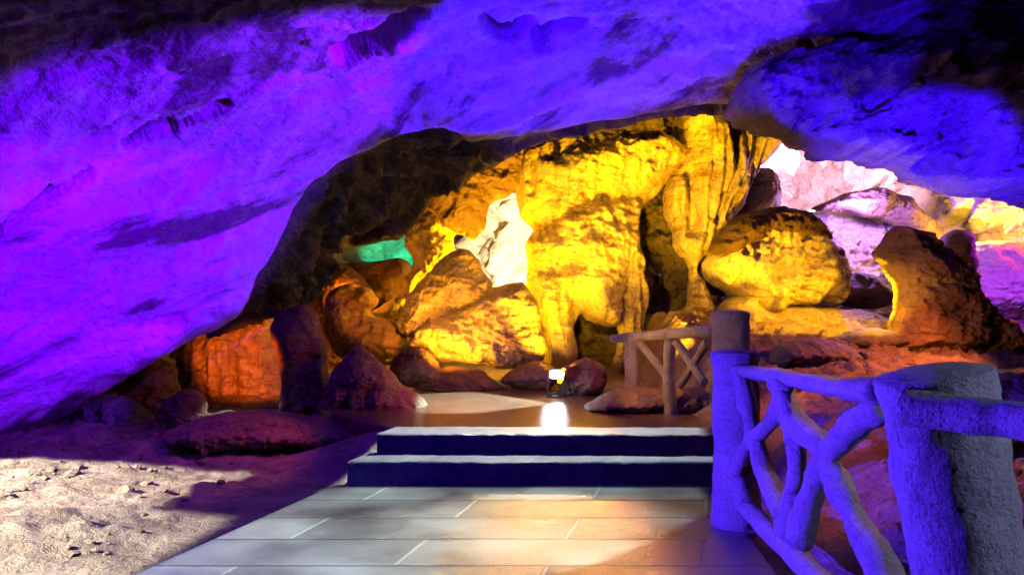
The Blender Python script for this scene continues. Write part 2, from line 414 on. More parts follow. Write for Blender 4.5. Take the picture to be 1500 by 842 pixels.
def tile_mat():
    m = bpy.data.materials.new("wet_stone_tiles"); m.use_nodes = True; nt = m.node_tree; N = nt.nodes; L = nt.links; b = N["Principled BSDF"]
    uv = N.new("ShaderNodeUVMap"); uv.uv_map = "tiles"
    br = N.new("ShaderNodeTexBrick"); br.offset = .5; br.inputs["Scale"].default_value = 1; br.inputs["Mortar Size"].default_value = .012
    br.inputs["Mortar Smooth"].default_value = .25
    br.inputs["Brick Width"].default_value = 1.7; br.inputs["Row Height"].default_value = .51
    br.inputs["Color1"].default_value = (.10, .095, .095, 1); br.inputs["Color2"].default_value = (.19, .18, .175, 1); br.inputs["Mortar"].default_value = (.42, .41, .39, 1)
    tc = N.new("ShaderNodeTexCoord")
    n0 = N.new("ShaderNodeTexNoise"); n0.inputs["Scale"].default_value = 9; n0.inputs["Detail"].default_value = 5; L.new(tc.outputs["Object"], n0.inputs[0])
    ma = N.new("ShaderNodeVectorMath"); ma.operation = 'MULTIPLY_ADD'; ma.inputs[1].default_value = (.022, .022, 0); L.new(n0.outputs["Color"], ma.inputs[0]); L.new(uv.outputs[0], ma.inputs[2])
    L.new(ma.outputs[0], br.inputs[0])
    sy = N.new("ShaderNodeSeparateXYZ"); L.new(ma.outputs[0], sy.inputs[0])
    dv = N.new("ShaderNodeMath"); dv.operation = 'DIVIDE'; dv.inputs[1].default_value = .51; L.new(sy.outputs[1], dv.inputs[0])
    pp = N.new("ShaderNodeMath"); pp.operation = 'PINGPONG'; pp.inputs[1].default_value = .5; L.new(dv.outputs[0], pp.inputs[0])
    hm = N.new("ShaderNodeMath"); hm.operation = 'LESS_THAN'; hm.inputs[1].default_value = .03; L.new(pp.outputs[0], hm.inputs[0])
    mo = N.new("ShaderNodeMix"); mo.data_type = 'RGBA'; L.new(hm.outputs[0], mo.inputs[0]); mo.inputs[6].default_value = (.21, .205, .195, 1); mo.inputs[7].default_value = (.035, .03, .03, 1)
    L.new(mo.outputs[2], br.inputs["Mortar"])
    n1 = N.new("ShaderNodeTexNoise"); n1.inputs["Scale"].default_value = 1.3; n1.inputs["Detail"].default_value = 8; L.new(tc.outputs["Object"], n1.inputs[0])
    n2 = N.new("ShaderNodeTexNoise"); n2.inputs["Scale"].default_value = 45; n2.inputs["Detail"].default_value = 6; n2.inputs["Roughness"].default_value = .7; L.new(tc.outputs["Object"], n2.inputs[0])
    r1 = N.new("ShaderNodeValToRGB"); r1.color_ramp.elements[0].position = .3; r1.color_ramp.elements[1].position = .7
    r1.color_ramp.elements[0].color = (.22, .19, .18, 1); r1.color_ramp.elements[1].color = (1.1, 1.1, 1.1, 1); L.new(n1.outputs[0], r1.inputs[0])
    mx = N.new("ShaderNodeMix"); mx.data_type = 'RGBA'; mx.blend_type = 'MULTIPLY'; mx.inputs[0].default_value = 1
    L.new(br.outputs[0], mx.inputs[6]); L.new(r1.outputs[0], mx.inputs[7]); L.new(mx.outputs[2], b.inputs["Base Color"])
    rr = N.new("ShaderNodeMapRange"); rr.inputs[1].default_value = .3; rr.inputs[2].default_value = .7; rr.inputs[3].default_value = .30; rr.inputs[4].default_value = .5
    L.new(n1.outputs[0], rr.inputs[0]); L.new(rr.outputs[0], b.inputs["Roughness"])
    b.inputs["Specular IOR Level"].default_value = .6; b.inputs['Coat Weight'].default_value = 1; cr_ = N.new('ShaderNodeMapRange'); cr_.inputs[1].default_value = .35; cr_.inputs[2].default_value = .65; cr_.inputs[3].default_value = .07; cr_.inputs[4].default_value = .22; L.new(n1.outputs[0], cr_.inputs[0]); L.new(cr_.outputs[0], b.inputs['Coat Roughness']); b.inputs['Coat Roughness'].default_value = .10; b.inputs['Coat IOR'].default_value = 1.9
    inv = N.new("ShaderNodeMath"); inv.operation = 'SUBTRACT'; inv.inputs[0].default_value = 1; L.new(br.outputs["Fac"], inv.inputs[1])
    cw = N.new('ShaderNodeMath'); cw.operation = 'MULTIPLY_ADD'; cw.inputs[1].default_value = -.95; cw.inputs[2].default_value = 1; L.new(br.outputs['Fac'], cw.inputs[0]); L.new(cw.outputs[0], b.inputs['Coat Weight'])
    b1 = N.new("ShaderNodeBump"); b1.inputs["Strength"].default_value = .8; b1.inputs["Distance"].default_value = .012; L.new(inv.outputs[0], b1.inputs["Height"])
    b2 = N.new("ShaderNodeBump"); b2.inputs["Strength"].default_value = .34; b2.inputs["Distance"].default_value = .02; L.new(n2.outputs[0], b2.inputs["Height"]); L.new(b1.outputs[0], b2.inputs["Normal"])
    L.new(b2.outputs[0], b.inputs["Normal"]); L.new(b2.outputs[0], b.inputs['Coat Normal'])
    return m


M['tiles'] = tile_mat()
M['wet'] = rock_mat("wet_floor", (.12, .055, .04), (.18, .09, .065), (.06, .03, .025), .5, rough=(.06, .26), bump=.10, scale=1.5, spec=.6)

# ------------------------------------------------------------------ setting: ground
SL = math.tan(math.radians(14.5))                       # slant of the path


def ground_z(x, y):
    p = np.stack([x, y, np.zeros_like(x)], 1)
    pl = -1.44 + (y - 6.39) * SL                         # left path edge
    left = np.clip((pl - x) / 0.9, 0, 1)
    right = np.clip((x - 1.75) / 0.5, 0, 1) * np.clip((x - 1.0) / .5, 0, 1)
    up = 1 / (1 + np.exp(-(y - 6.9) / 0.12))            # step up to the upper floor near the stairs
    upl = np.clip((y - 6.6) / 3.2, 0, 1); upl = upl * upl * (3 - 2 * upl)
    z = -0.02 + np.where(left > 0, left * upl * .24 + (1 - left) * up * .36, .36 * up)
    z += 0.035 * fbm(p * 7.5, 4, .6) * np.clip(left + right, 0, 1)
    z += left * (0.12 * fbm(p * 1.1, 5) + 0.10 * np.abs(fbm(p * 3.1, 5)) + .02)
    rr = np.clip((x - 1.7) / 3.5, 0, 1) * np.clip((y - 2.0) / 6, 0, 1)
    zr = 0.12 + 1.05 * np.clip((y - 3.2) / 8.5, 0, 1) + .25 * fbm(p * .7 + 4, 5) + .20 * fbm(p * 2.2, 5, .6, True) + .05 * fbm(p * 9, 4, .6)
    m = np.clip((x - 1.72) / 0.7, 0, 1) * np.clip(1 - (y - 30) / 5, 0, 1); m = m * m * (3 - 2 * m)
    # beyond the far fence the raised ground closes in from the right
    m = np.maximum(m, np.clip((x - (2.1 + .12 * (y - 9))) / .8, 0, 1))
    z = z * (1 - m) + zr * m
    far = np.clip((y - 10.2) / 5, 0, 1)
    z += far * (0.25 * fbm(p * .8 + 8, 5) + .15)
    return z


gx = np.concatenate([np.linspace(-14, -6, 40, endpoint=False), np.linspace(-6, 7, 330, endpoint=False), np.linspace(7, 16, 45)])
gy = np.concatenate([np.linspace(-5, 3, 50, endpoint=False), np.linspace(3, 12, 260, endpoint=False), np.linspace(12, 28, 110)])
X, Y = np.meshgrid(gx, gy); zz = ground_z(X.ravel(), Y.ravel())
# cut the ground a little below path and platform
nx, ny = len(gx), len(gy); ii = np.arange(nx * ny).reshape(ny, nx)
fq = np.stack([ii[:-1, :-1].ravel(), ii[:-1, 1:].ravel(), ii[1:, 1:].ravel(), ii[1:, :-1].ravel()], 1)
struct(obj("ground", np.stack([X.ravel(), Y.ravel(), zz], 1), fq, M['ground'], loc=(0, 0, 0)))

# tiled path (sheared tiles: rows run across the picture, the edge slants)
yb, ye = -1.5, 6.40
pv = [(-1.44 + (yb - 6.39) * SL, yb, .02), (1.62 + (yb - 6.39) * .1, yb, .02), (1.62, ye, .02), (-1.44, ye, .02)]
pv2 = [(a, b, -.15) for a, b, c in pv]
po = obj("path", pv + pv2, [(0, 1, 2, 3), (4, 5, 1, 0), (5, 6, 2, 1), (6, 7, 3, 2), (7, 4, 0, 3)], M['tiles'], smooth=False, loc=(0, 0, 0))
uvl = po.data.uv_layers.new(name="tiles")
for l in po.data.loops:
    v = po.data.vertices[l.vertex_index].co; uvl.data[l.index].uv = (v.x - v.y * SL + 40.02, v.y + 10.2 - 4.375 % .51 + .0)
struct(po)


def block(name, pts, z0, z1, mat, parent=None, bev=.012):
    n = len(pts); c = np.mean(np.array(pts), 0); V = []
    for z, s in ((z0, 0), (z1 - bev, 0), (z1, bev)):
        for p in pts:
            d = c - np.array(p); d /= np.linalg.norm(d); V.append((p[0] + d[0] * s, p[1] + d[1] * s, z))
    Fc = [tuple(2 * n + i for i in range(n)), tuple(range(n))[::-1]]
    for r in (0, 1):
        for i in range(n): Fc.append((r * n + i, r * n + (i + 1) % n, (r + 1) * n + (i + 1) % n, (r + 1) * n + i))
    return obj(name, V, Fc, mat, parent, smooth=False)




def worn_step(x0, x1, y0, y1, z0, z1, slant, label):
    r = .018; prof = [(y1, z0), (y1, z1)] + [(y0 + (y1 - y0) * t, z1) for t in (.75, .5, .25, .1)] + [(y0 + r * (1 - math.sin(a_)), z1 - r * (1 - math.cos(a_))) for a_ in (.3, .8, 1.3)] + [(y0, z1 - (z1 - z0) * t) for t in (.2, .45, .7, 1)]
    m_, n_ = len(prof), 130; V = []
    for i in range(n_):
        t = i / (n_ - 1)
        for py, pz in prof: V.append((x0 + (x1 - x0) * t + (1 - t) * (py - y0) * SL, py - slant * t, pz))
    V = np.array(V); V[:, 1] += .012 * fbm(V * np.array([3, 9, 9.]), 5, .6) * 2; V[:, 2] += .006 * fbm(V * np.array([4, 6, 6.]) + 8, 5, .6) * 2
    Fc = [(i * m_ + k, i * m_ + (k + 1) % m_, (i + 1) * m_ + (k + 1) % m_, (i + 1) * m_ + k) for i in range(n_ - 1) for k in range(m_)]
    Fc += [tuple(range(m_))[::-1], tuple((n_ - 1) * m_ + k for k in range(m_))]
    tag(obj("stone_step", V, Fc, M['step'], smooth=False), label, "step", "steps up from the tiled path")


worn_step(-1.33, 1.78, 6.39, 6.78, -.1, .21, .03, "lower stone step with dark riser at the end of the tiled path")
worn_step(-1.15, 1.82, 6.72, 7.12, -.1, .385, .05, "upper stone step with dark riser, at the edge of the wet floor")
# wet upper floor
wp = [(-1.04, 7.08), (1.84, 7.08), (2.05, 8.2), (2.15, 9.6), (1.6, 10.4), (.3, 10.6), (-.6, 10.4), (-1.6, 9.9), (-2.3, 9.0), (-1.7, 7.9)]
struct(block("floor", wp, .1, .379, M['wet']))

# ------------------------------------------------------------------ setting: ceiling, walls
slab_ctrl = [(-700, 700, 6.8), (-400, 700, 7.6), (0, 640, 8.3), (160, 570, 8.5), (345, 465, 8.7), (400, 370, 8.5), (440, 290, 8.3), (530, 225, 8.1),
             (640, 188, 8.0), (690, 205, 8.2), (770, 195, 8.4), (860, 180, 8.7), (980, 160, 9.1), (1080, 150, 9.4), (1150, 130, 9.3),
             (0, 450, 7.4), (200, 400, 7.7), (0, 250, 6.3), (200, 200, 6.7), (400, 150, 6.9), (300, 350, 7.9), (-400, 300, 5.4), (-400, 0, 4.0), (-700, 300, 4.4),
             (0, 0, 4.8), (300, 0, 5.1), (600, 0, 5.5), (900, 0, 5.9), (1200, 0, 6.1), (1500, 0, 6.2), (700, 100, 6.8), (1000, 80, 7.5), (1250, 60, 7.6),
             (-400, -400, 2.7), (0, -400, 3.1), (700, -400, 3.3), (1500, -400, 3.5), (1900, 0, 5.5), (1900, 150, 7), (1500, 150, 8.3), (2000, -400, 3)]
slab_poly = [(-700, 720), (-400, 715), (-100, 665), (0, 640), (100, 608), (165, 565), (270, 505), (345, 465), (372, 420), (400, 365), (425, 315), (455, 268), (500, 238),
             (560, 210), (620, 188), (665, 192), (690, 206), (760, 200), (860, 182), (960, 165), (1080, 152), (1130, 190), (1300, 240), (1500, 240), (1950, 200), (1990, -380), (700, -400), (-690, -400)]
pock = [([(185, 207), (220, 190), (250, 185)], 9, .22), ([(252, 184), (290, 166), (332, 147)], 5, .2), ([(0, 340), (40, 312), (75, 287)], 9, .25), ([(75, 287), (135, 252)], 4, .18),
        ([(500, 78), (560, 47), (605, 8)], 16, .3), ([(715, 30), (745, 55), (772, 38)], 14, .3), ([(790, 62), (815, 40), (852, 35)], 8, .25),
        ([(1180, 60), (1190, 80), (1220, 78)], 8, .25), ([(220, 468), (262, 458)], 6, .16)]
ceil = struct(sheet("cave_ceiling", slab_ctrl, slab_poly, 4.5, M['slab'], .135, 1.0, strat=.03, thick=.55, seed=2.2, grooves=pock, grain=(1, -.2, .55), fine=.8))
# underside of the lip, running back into the next chamber
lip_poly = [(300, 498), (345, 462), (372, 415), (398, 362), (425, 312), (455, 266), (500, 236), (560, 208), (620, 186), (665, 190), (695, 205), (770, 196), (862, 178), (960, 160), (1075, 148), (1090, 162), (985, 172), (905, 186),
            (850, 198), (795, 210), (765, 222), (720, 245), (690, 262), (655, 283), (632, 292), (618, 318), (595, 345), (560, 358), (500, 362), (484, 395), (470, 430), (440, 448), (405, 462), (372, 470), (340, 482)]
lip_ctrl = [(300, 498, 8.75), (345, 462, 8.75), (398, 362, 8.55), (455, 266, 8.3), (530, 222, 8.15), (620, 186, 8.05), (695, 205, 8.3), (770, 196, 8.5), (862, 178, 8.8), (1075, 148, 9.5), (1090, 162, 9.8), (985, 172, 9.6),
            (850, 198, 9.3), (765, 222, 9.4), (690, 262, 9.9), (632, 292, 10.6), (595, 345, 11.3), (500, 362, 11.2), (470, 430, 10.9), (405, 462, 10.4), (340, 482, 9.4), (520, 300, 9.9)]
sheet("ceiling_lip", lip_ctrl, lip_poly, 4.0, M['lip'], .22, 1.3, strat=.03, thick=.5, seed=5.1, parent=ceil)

# far walls and roof of the next chamber
far_ctrl = [(100, 620, 12), (300, 520, 13), (300, 350, 13.5), (480, 400, 19), (550, 370, 21), (560, 200, 17), (730, 350, 17), (730, 200, 16), (950, 130, 14.5), (950, 350, 16), (1100, 150, 15), (1200, 250, 18),
            (1200, 400, 19), (1350, 300, 16.5), (1420, 330, 15), (1500, 320, 13.5), (1500, 250, 12), (1300, 150, 14), (1800, 350, 10), (1800, 100, 9), (-300, 620, 11), (-300, 300, 11), (700, 0, 12), (1000, 600, 16), (500, 600, 18), (1500, 500, 14)]
far_poly = [(-300, 640), (-300, 250), (200, 150), (700, 60), (1100, 60), (1500, 120), (1850, 120), (1850, 560), (1400, 600), (600, 600), (100, 640)]
struct(sheet("cave_wall", far_ctrl, far_poly, 5.0, M['far'], .55, .8, strat=.12, flute=.06, flute_w=.5, thick=.7, seed=8.3))
# near walls behind and beside the viewer close the cave
side = []
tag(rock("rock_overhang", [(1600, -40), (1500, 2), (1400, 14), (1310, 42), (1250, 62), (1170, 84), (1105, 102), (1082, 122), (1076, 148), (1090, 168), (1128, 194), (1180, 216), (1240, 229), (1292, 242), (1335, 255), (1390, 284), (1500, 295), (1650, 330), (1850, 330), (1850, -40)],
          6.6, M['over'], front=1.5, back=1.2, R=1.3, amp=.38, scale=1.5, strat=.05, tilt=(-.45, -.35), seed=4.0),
    "huge dark overhanging rock lit deep blue, bulging down from the roof at right", "overhang")

# ------------------------------------------------------------------ yellow formation
bx, by, bz = P(920, 535, 13)
fm = thing("rock_formation", "great yellow lit flowstone mass with drapery folds and pillars beyond the lip", "rock formation", (float(bx), float(by), float(bz)))
rock("rock_body", [(768, 440), (776, 400), (772, 360), (778, 335), (760, 305), (752, 270), (756, 240), (780, 222), (815, 208), (860, 200), (915, 198), (955, 203), (985, 212), (1000, 235), (985, 260), (962, 285), (944, 300), (936, 330),
                   (930, 370), (915, 410), (908, 440), (906, 468), (890, 478), (865, 472), (848, 460), (840, 485), (846, 515), (838, 535), (805, 537), (795, 527), (795, 490), (780, 465)],
     13, M['flow'], front=1.0, back=1.3, R=.7, amp=.17, scale=1.7, strat=.06, flute=.06, flute_w=.22, parent=fm, seed=1.4, fine=.6,
     grooves=[([(850, 300), (875, 292), (895, 330)], .07, .2), ([(780, 345), (830, 320), (880, 300), (950, 290)], .10, .25), ([(790, 400), (830, 390), (870, 405)], .10, .2), ([(830, 430), (845, 470)], .08, .2)],
     bumps=[(930, 225, 50, 22, .45), (830, 250, 50, 30, .25), (880, 430, 25, 45, .3), (800, 480, 14, 60, .3), (840, 370, 40, 20, .2)])
rock("column", [(903, 340), (922, 322), (936, 330), (941, 370), (945, 410), (948, 440), (943, 480), (938, 520), (940, 545), (904, 545), (902, 500), (906, 460), (901, 400)],
     12.75, M['flow'], front=.3, back=.5, R=.28, amp=.14, scale=3, flute=.06, flute_w=.12, parent=fm, seed=2.4)
rock("drapery", [(985, 178), (1000, 166), (1030, 170), (1065, 172), (1105, 183), (1128, 200), (1133, 215), (1122, 232), (1108, 245), (1100, 265), (1090, 300), (1068, 325), (1052, 345), (1042, 365), (1028, 378), (1022, 395), (1035, 420),
                 (1048, 445), (1058, 470), (1060, 510), (1000, 512), (990, 470), (1008, 440), (1012, 400), (1006, 380), (996, 372), (988, 345), (981, 310), (977, 280), (982, 250), (990, 230)],
     12.9, M['flow'], front=.75, back=.9, R=.4, amp=.11, scale=1.8, flute=.17, flute_w=.17, strat=.02, parent=fm, seed=3.7, fine=.6,
     grooves=[([(1000, 262), (1004, 300), (1008, 345)], .10, .45), ([(1052, 200), (1060, 260), (1035, 330)], .05, .22), ([(1085, 205), (1078, 260), (1050, 325)], .05, .22), ([(1110, 215), (1092, 270)], .05, .2)],
     bumps=[(1115, 212, 14, 18, .35), (1040, 230, 20, 50, .2), (1000, 190, 20, 14, .25)])
rock("rock_backing", [(925, 280), (1000, 250), (1075, 275), (1085, 400), (1090, 540), (830, 548), (840, 460), (900, 400)], 14.4, M['dark'], front=.4, back=.6, R=.5, amp=.25, scale=1.6, parent=fm)  # dark stone colour stands in for the shade of the recess
rock("rock_lump", [(1080, 312), (1092, 268), (1115, 245), (1138, 262), (1143, 290), (1138, 312), (1112, 328), (1075, 328)], 13.4, M['flow'], front=.5, back=.6, amp=.10, scale=2.2, parent=fm)
rock("top_bed", [(735, 275), (745, 240), (765, 220), (842, 196), (903, 170), (995, 150), (1077, 148), (1103, 165), (1098, 200), (1010, 240), (900, 255), (790, 285)],
     14.3, M['flow'], front=.7, back=.9, R=.6, amp=.18, scale=1.5, strat=.08, parent=fm, tilt=(0, -.6))

tag(rock("rock_shelf", [(1048, 352), (1062, 330), (1090, 315), (1130, 308), (1170, 316), (1205, 338), (1212, 355), (1228, 374), (1230, 425), (1222, 448), (1195, 443), (1178, 452), (1150, 448), (1125, 466), (1100, 455), (1078, 436), (1055, 420), (1038, 388)],
         12.2, M['flow'], front=.8, back=1.0, R=.36, amp=.16, scale=2.0, flute=.06, flute_w=.17, strat=.05, seed=6.1,
         grooves=[], bumps=[]),
    "mushroom shaped rock shelf, dark on top, glowing yellow drips beneath", "rock shelf")
shelf = bpy.data.objects["rock_shelf"]
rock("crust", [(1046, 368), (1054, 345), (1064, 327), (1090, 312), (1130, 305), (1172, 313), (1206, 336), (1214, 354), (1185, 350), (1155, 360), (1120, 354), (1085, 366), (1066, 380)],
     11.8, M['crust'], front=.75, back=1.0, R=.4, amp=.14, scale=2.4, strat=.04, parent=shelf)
tag(rock("rock_ledge", [(1030, 520), (1045, 470), (1060, 440), (1090, 432), (1120, 450), (1165, 448), (1200, 452), (1250, 450), (1290, 462), (1316, 480), (1310, 500), (1200, 512), (1100, 522)],
         11.8, M['flow'], front=.7, back=.9, R=.45, amp=.18, scale=2.4, strat=.03, tilt=(0, .8)),
    "low yellow lit ledge of rubble under the mushroom rock", "rock ledge")

# ------------------------------------------------------------------ rocks left of the yellow mass
BG = "boulders heaped left of the yellow formation"
tag(rock("rubble_slope", [(440, 545), (455, 450), (475, 415), (500, 388), (560, 384), (605, 388), (640, 420), (640, 540)], 15.6, M['brown'], front=.7, back=.7, R=.5, amp=.25, scale=2.0, tilt=(0, 1.0)),
    "rubble slope below the green lit gap, rising behind the boulders", "rubble slope")
tag(rock("rock_drapery", [(622, 292), (632, 262), (680, 225), (745, 195), (785, 205), (782, 245), (768, 268), (742, 288), (718, 302), (708, 335), (692, 352), (672, 346), (655, 330), (640, 312)], 12.6, M['brown'], front=.45, back=.5, amp=.14, scale=2.2, strat=.03, tilt=(.2, 0)),
    "brown hanging drapery of rock above the dazzling white gap", "drapery")
tag(rock("rock_pillar", [(630, 284), (664, 296), (684, 330), (664, 350), (664, 382), (630, 405), (606, 440), (596, 460), (556, 466), (546, 452), (578, 436), (594, 404), (606, 386), (590, 352), (606, 322)], 13.4, M['flow'], front=.45, back=.5, R=.35, amp=.14, scale=2.4, flute=.03),
    "bright yellow rock pillar between the green lit gap and the white gap", "pillar")
tag(rock("boulder", [(582, 480), (592, 445), (612, 415), (640, 385), (668, 366), (690, 372), (710, 398), (722, 418), (700, 450), (650, 468), (600, 492)], 12.1, M['flow'], front=.6, back=.6, amp=.16, scale=2, strat=.05, tilt=(-.2, .3)),
    "upper orange boulder with slanting beds, just left of the white gap", "boulder", BG)
tag(rock("boulder", [(592, 500), (620, 470), (670, 448), (722, 418), (765, 414), (782, 440), (795, 485), (796, 528), (740, 538), (660, 532), (610, 520)], 11.8, M['flow'], front=.7, back=.7, amp=.17, scale=1.8, strat=.06, tilt=(0, .3), grooves=[([(600, 480), (660, 455), (720, 430)], .06, .2)]),
    "broad orange boulder below the white gap, against the yellow mass", "boulder", BG)
tag(rock("boulder", [(465, 432), (480, 392), (505, 385), (530, 405), (552, 430), (545, 455), (500, 462), (470, 458)], 14.0, M['red'], front=.5, back=.5, amp=.13, scale=2.2),
    "small peaked orange boulder below the green glow", "boulder", BG)
tag(rock("boulder", [(520, 405), (545, 385), (598, 383), (602, 410), (590, 440), (552, 445)], 14.8, M['red'], front=.5, back=.5, amp=.13, scale=2.2),
    "flat topped reddish boulder directly under the green glow", "boulder", BG)
tag(rock("boulder", [(478, 470), (480, 440), (505, 420), (540, 420), (552, 445), (546, 462), (590, 480), (600, 515), (560, 530), (500, 525), (480, 500)], 12.2, M['brown'], front=.6, back=.6, amp=.15, scale=2.2, tilt=(0, .3)),
    "rounded olive brown boulder behind the dark red cone", "boulder", BG)
tag(rock("boulder", [(570, 545), (580, 518), (605, 508), (635, 518), (652, 540), (660, 560), (610, 566), (575, 560)], 10.9, M['red'], front=.35, back=.4, amp=.08, scale=3),
    "dark domed boulder in front of the broad orange boulder", "boulder", BG)
tag(rock("boulder", [(606, 566), (626, 546), (660, 535), (700, 542), (725, 558), (742, 570), (700, 576), (645, 574)], 10.9, M['red'], front=.3, back=.4, amp=.08, scale=3, tilt=(0, .6)),
    "low sloping brown boulder behind the white lit floor patch", "boulder", BG)
tag(rock("boulder", [(735, 560), (750, 540), (790, 530), (815, 542), (812, 565), (775, 574)], 10.9, M['brown'], front=.3, back=.4, amp=.08, scale=3),
    "small brown boulder left of the white floodlight", "boulder", BG)
tag(rock("boulder", [(822, 578), (818, 548), (832, 532), (868, 528), (886, 538), (888, 565), (880, 582), (845, 586)], 10.1, M['red'], front=.3, back=.35, amp=.06, scale=3.5),
    "squat square boulder right behind the white floodlight", "boulder", BG)
tag(rock("boulder", [(868, 604), (884, 584), (915, 571), (980, 566), (1040, 566), (1075, 575), (1085, 604)], 8.5, M['red'], front=.45, back=.7, amp=.09, scale=3),
    "long low brown ledge boulder that the small distant fence stands on", "boulder", BG)

tag(rock("stalagmite", [(410, 605), (414, 560), (404, 520), (398, 485), (404, 462), (422, 449), (450, 449), (466, 462), (474, 490), (479, 525), (486, 560), (490, 600), (450, 615)], 9.2, M['red'], front=.32, back=.4, R=.3, amp=.07, scale=3.0),
    "dark round headed stalagmite standing against the orange wall", "stalagmite")
tag(rock("cone_rock", [(462, 612), (474, 572), (492, 538), (512, 515), (532, 509), (552, 524), (578, 552), (602, 572), (628, 592), (652, 612), (640, 622), (560, 620), (500, 620)], 8.9, M['red'], front=.45, back=.45, R=.45, amp=.10, scale=2.6),
    "dark red cone shaped rock leaning beside the stalagmite", "rock")
tag(rock("rock_wall", [(262, 600), (268, 540), (280, 500), (310, 478), (350, 462), (395, 455), (412, 480), (410, 540), (412, 598), (340, 602)], 11.2, M['flow'], front=.6, back=.6, R=.5, amp=.14, scale=1.8, flute=.09, flute_w=.22),
    "fluted rock wall lit orange red under the violet roof edge", "rock wall")
LG = "rocks in the dark recess at left"
tag(rock("boulder", [(172, 620), (178, 575), (195, 545), (222, 528), (250, 532), (258, 560), (262, 620)], 9.6, M['brown'], front=.35, back=.4, amp=.10, scale=2.6),
    "pinkish brown upright boulder in the dark recess under the roof edge", "boulder", LG)
tag(rock("boulder", [(60, 640), (110, 600), (150, 578), (180, 580), (215, 600), (240, 640), (150, 652)], 9.0, M['dark'], front=.35, back=.4, amp=.10, scale=2.4),
    "black boulder wedged where the violet roof meets the soil", "boulder", LG)
tag(rock("boulder", [(225, 640), (235, 600), (258, 575), (285, 572), (300, 600), (310, 640), (260, 650)], 8.8, M['red'], front=.3, back=.35, amp=.10, scale=2.6),
    "dark rubble boulder left of the orange wall", "boulder", LG)
tag(rock("flat_rock", [(245, 640), (270, 618), (330, 604), (400, 602), (455, 608), (505, 622), (520, 638), (480, 652), (380, 660), (290, 658)], 7.9, M['red'], front=.45, back=.5, R=.28, amp=.10, scale=2.6, strat=.03, tilt=(0, 1.2)),
    "long flat grey red rock lying in front of the stalagmite", "rock")

# ------------------------------------------------------------------ right hand rocks
tag(rock("stalagmite", [(1285, 520), (1308, 470), (1318, 430), (1300, 395), (1290, 365), (1298, 342), (1318, 331), (1345, 338), (1375, 355), (1400, 375), (1420, 405), (1440, 440), (1475, 475), (1480, 520), (1380, 530)],
         9.6, M['brown'], front=.5, back=.55, R=.5, amp=.12, scale=3.0, strat=.05, seed=9.2),
    "leaning brown stalagmite with glowing yellow left edge, behind the fence", "stalagmite")
tag(rock("boulder", [(1370, 385), (1385, 345), (1410, 340), (1425, 365), (1425, 410), (1395, 420)], 11.5, M['brown'], front=.4, back=.4, amp=.1, scale=2.6),
    "smaller brown boulder tucked behind the leaning stalagmite", "boulder")
tag(rock("rock_ledge", [(1195, 305), (1230, 288), (1280, 276), (1320, 282), (1345, 300), (1372, 330), (1385, 365), (1360, 370), (1330, 345), (1290, 320), (1240, 312)], 14.5, M['brown'], front=.5, back=.6, amp=.14, scale=2.0),
    "brown arched ledge crossing in front of the pink wall", "rock ledge")
tag(rock("flowstone_mound", [(1160, 330), (1190, 308), (1250, 308), (1310, 322), (1325, 360), (1320, 420), (1260, 440), (1180, 440)], 15.5, M['far'], front=.8, back=.7, R=.7, amp=.2, scale=1.6, strat=.1, tilt=(0, .4)),
    "layered flowstone mound lit lilac behind the mushroom rock", "flowstone")
tag(rock("flowstone_mound", [(1395, 460), (1400, 375), (1440, 355), (1520, 352), (1640, 360), (1660, 470)], 12.6, M['far'], front=.8, back=.7, R=.6, amp=.14, scale=1.4, strat=.03, tilt=(0, .9)),
    "smooth purple lit slope right of the leaning stalagmite", "flowstone")
tag(rock("boulder", [(1215, 440), (1222, 415), (1250, 402), (1290, 408), (1310, 430), (1300, 450), (1250, 450)], 13.0, M['red'], front=.4, back=.5, amp=.1, scale=2.4),
    "dark brown boulder between the mushroom rock and the leaning stalagmite", "boulder")
RG = "dark rocks on the slope behind the fence"
tag(rock("boulder", [(1130, 530), (1145, 505), (1190, 498), (1240, 505), (1262, 520), (1240, 538), (1170, 540)], 8.6, M['dark'], front=.35, back=.4, amp=.09, scale=3, tilt=(0, .6)),
    "black flat boulder on the slope above the fence rail", "boulder", RG)
tag(rock("boulder", [(1225, 505), (1240, 485), (1280, 482), (1315, 490), (1322, 506), (1280, 514)], 9.4, M['dark'], front=.3, back=.35, amp=.08, scale=3, tilt=(0, .6)),
    "small dark boulder at the stalagmite's foot", "boulder", RG)
tag(rock("boulder", [(1425, 585), (1440, 555), (1480, 540), (1530, 548), (1545, 590), (1480, 600)], 5.6, M['red'], front=.25, back=.3, amp=.07, scale=3.5, tilt=(0, .6)),
    "dark red boulder right of the big post at the picture's edge", "boulder", RG)

# loose stones
ico = [Vector(v).normalized() for v in ((0, 0, 1), (.89, 0, .45), (.28, .85, .45), (-.72, .53, .45), (-.72, -.53, .45), (.28, -.85, .45), (.72, .53, -.45), (-.28, .85, -.45), (-.89, 0, -.45), (-.28, -.85, -.45), (.72, -.53, -.45), (0, 0, -1))]
icf = [(0, 1, 2), (0, 2, 3), (0, 3, 4), (0, 4, 5), (0, 5, 1), (1, 6, 2), (2, 7, 3), (3, 8, 4), (4, 9, 5), (5, 10, 1), (1, 10, 6), (2, 6, 7), (3, 7, 8), (4, 8, 9), (5, 9, 10), (6, 11, 10), (6, 7, 11), (7, 8, 11), (8, 9, 11), (9, 10, 11)]
V = []; Fc = []; rs = np.random.RandomState(5); cand = []
while len(cand) < 1500:
    x, y = rs.uniform(-6.5, 6), rs.uniform(2.6, 11)
    if -1.55 + (y - 6.39) * SL < x < 2.0: continue
    if fbm(np.array([[x * .8, y * .8, 3.0]]), 3)[0] * 2 + .25 < rs.rand(): continue
    cand.append((x, y))
ca_ = np.array(cand); gz_ = ground_z(ca_[:, 0], ca_[:, 1])
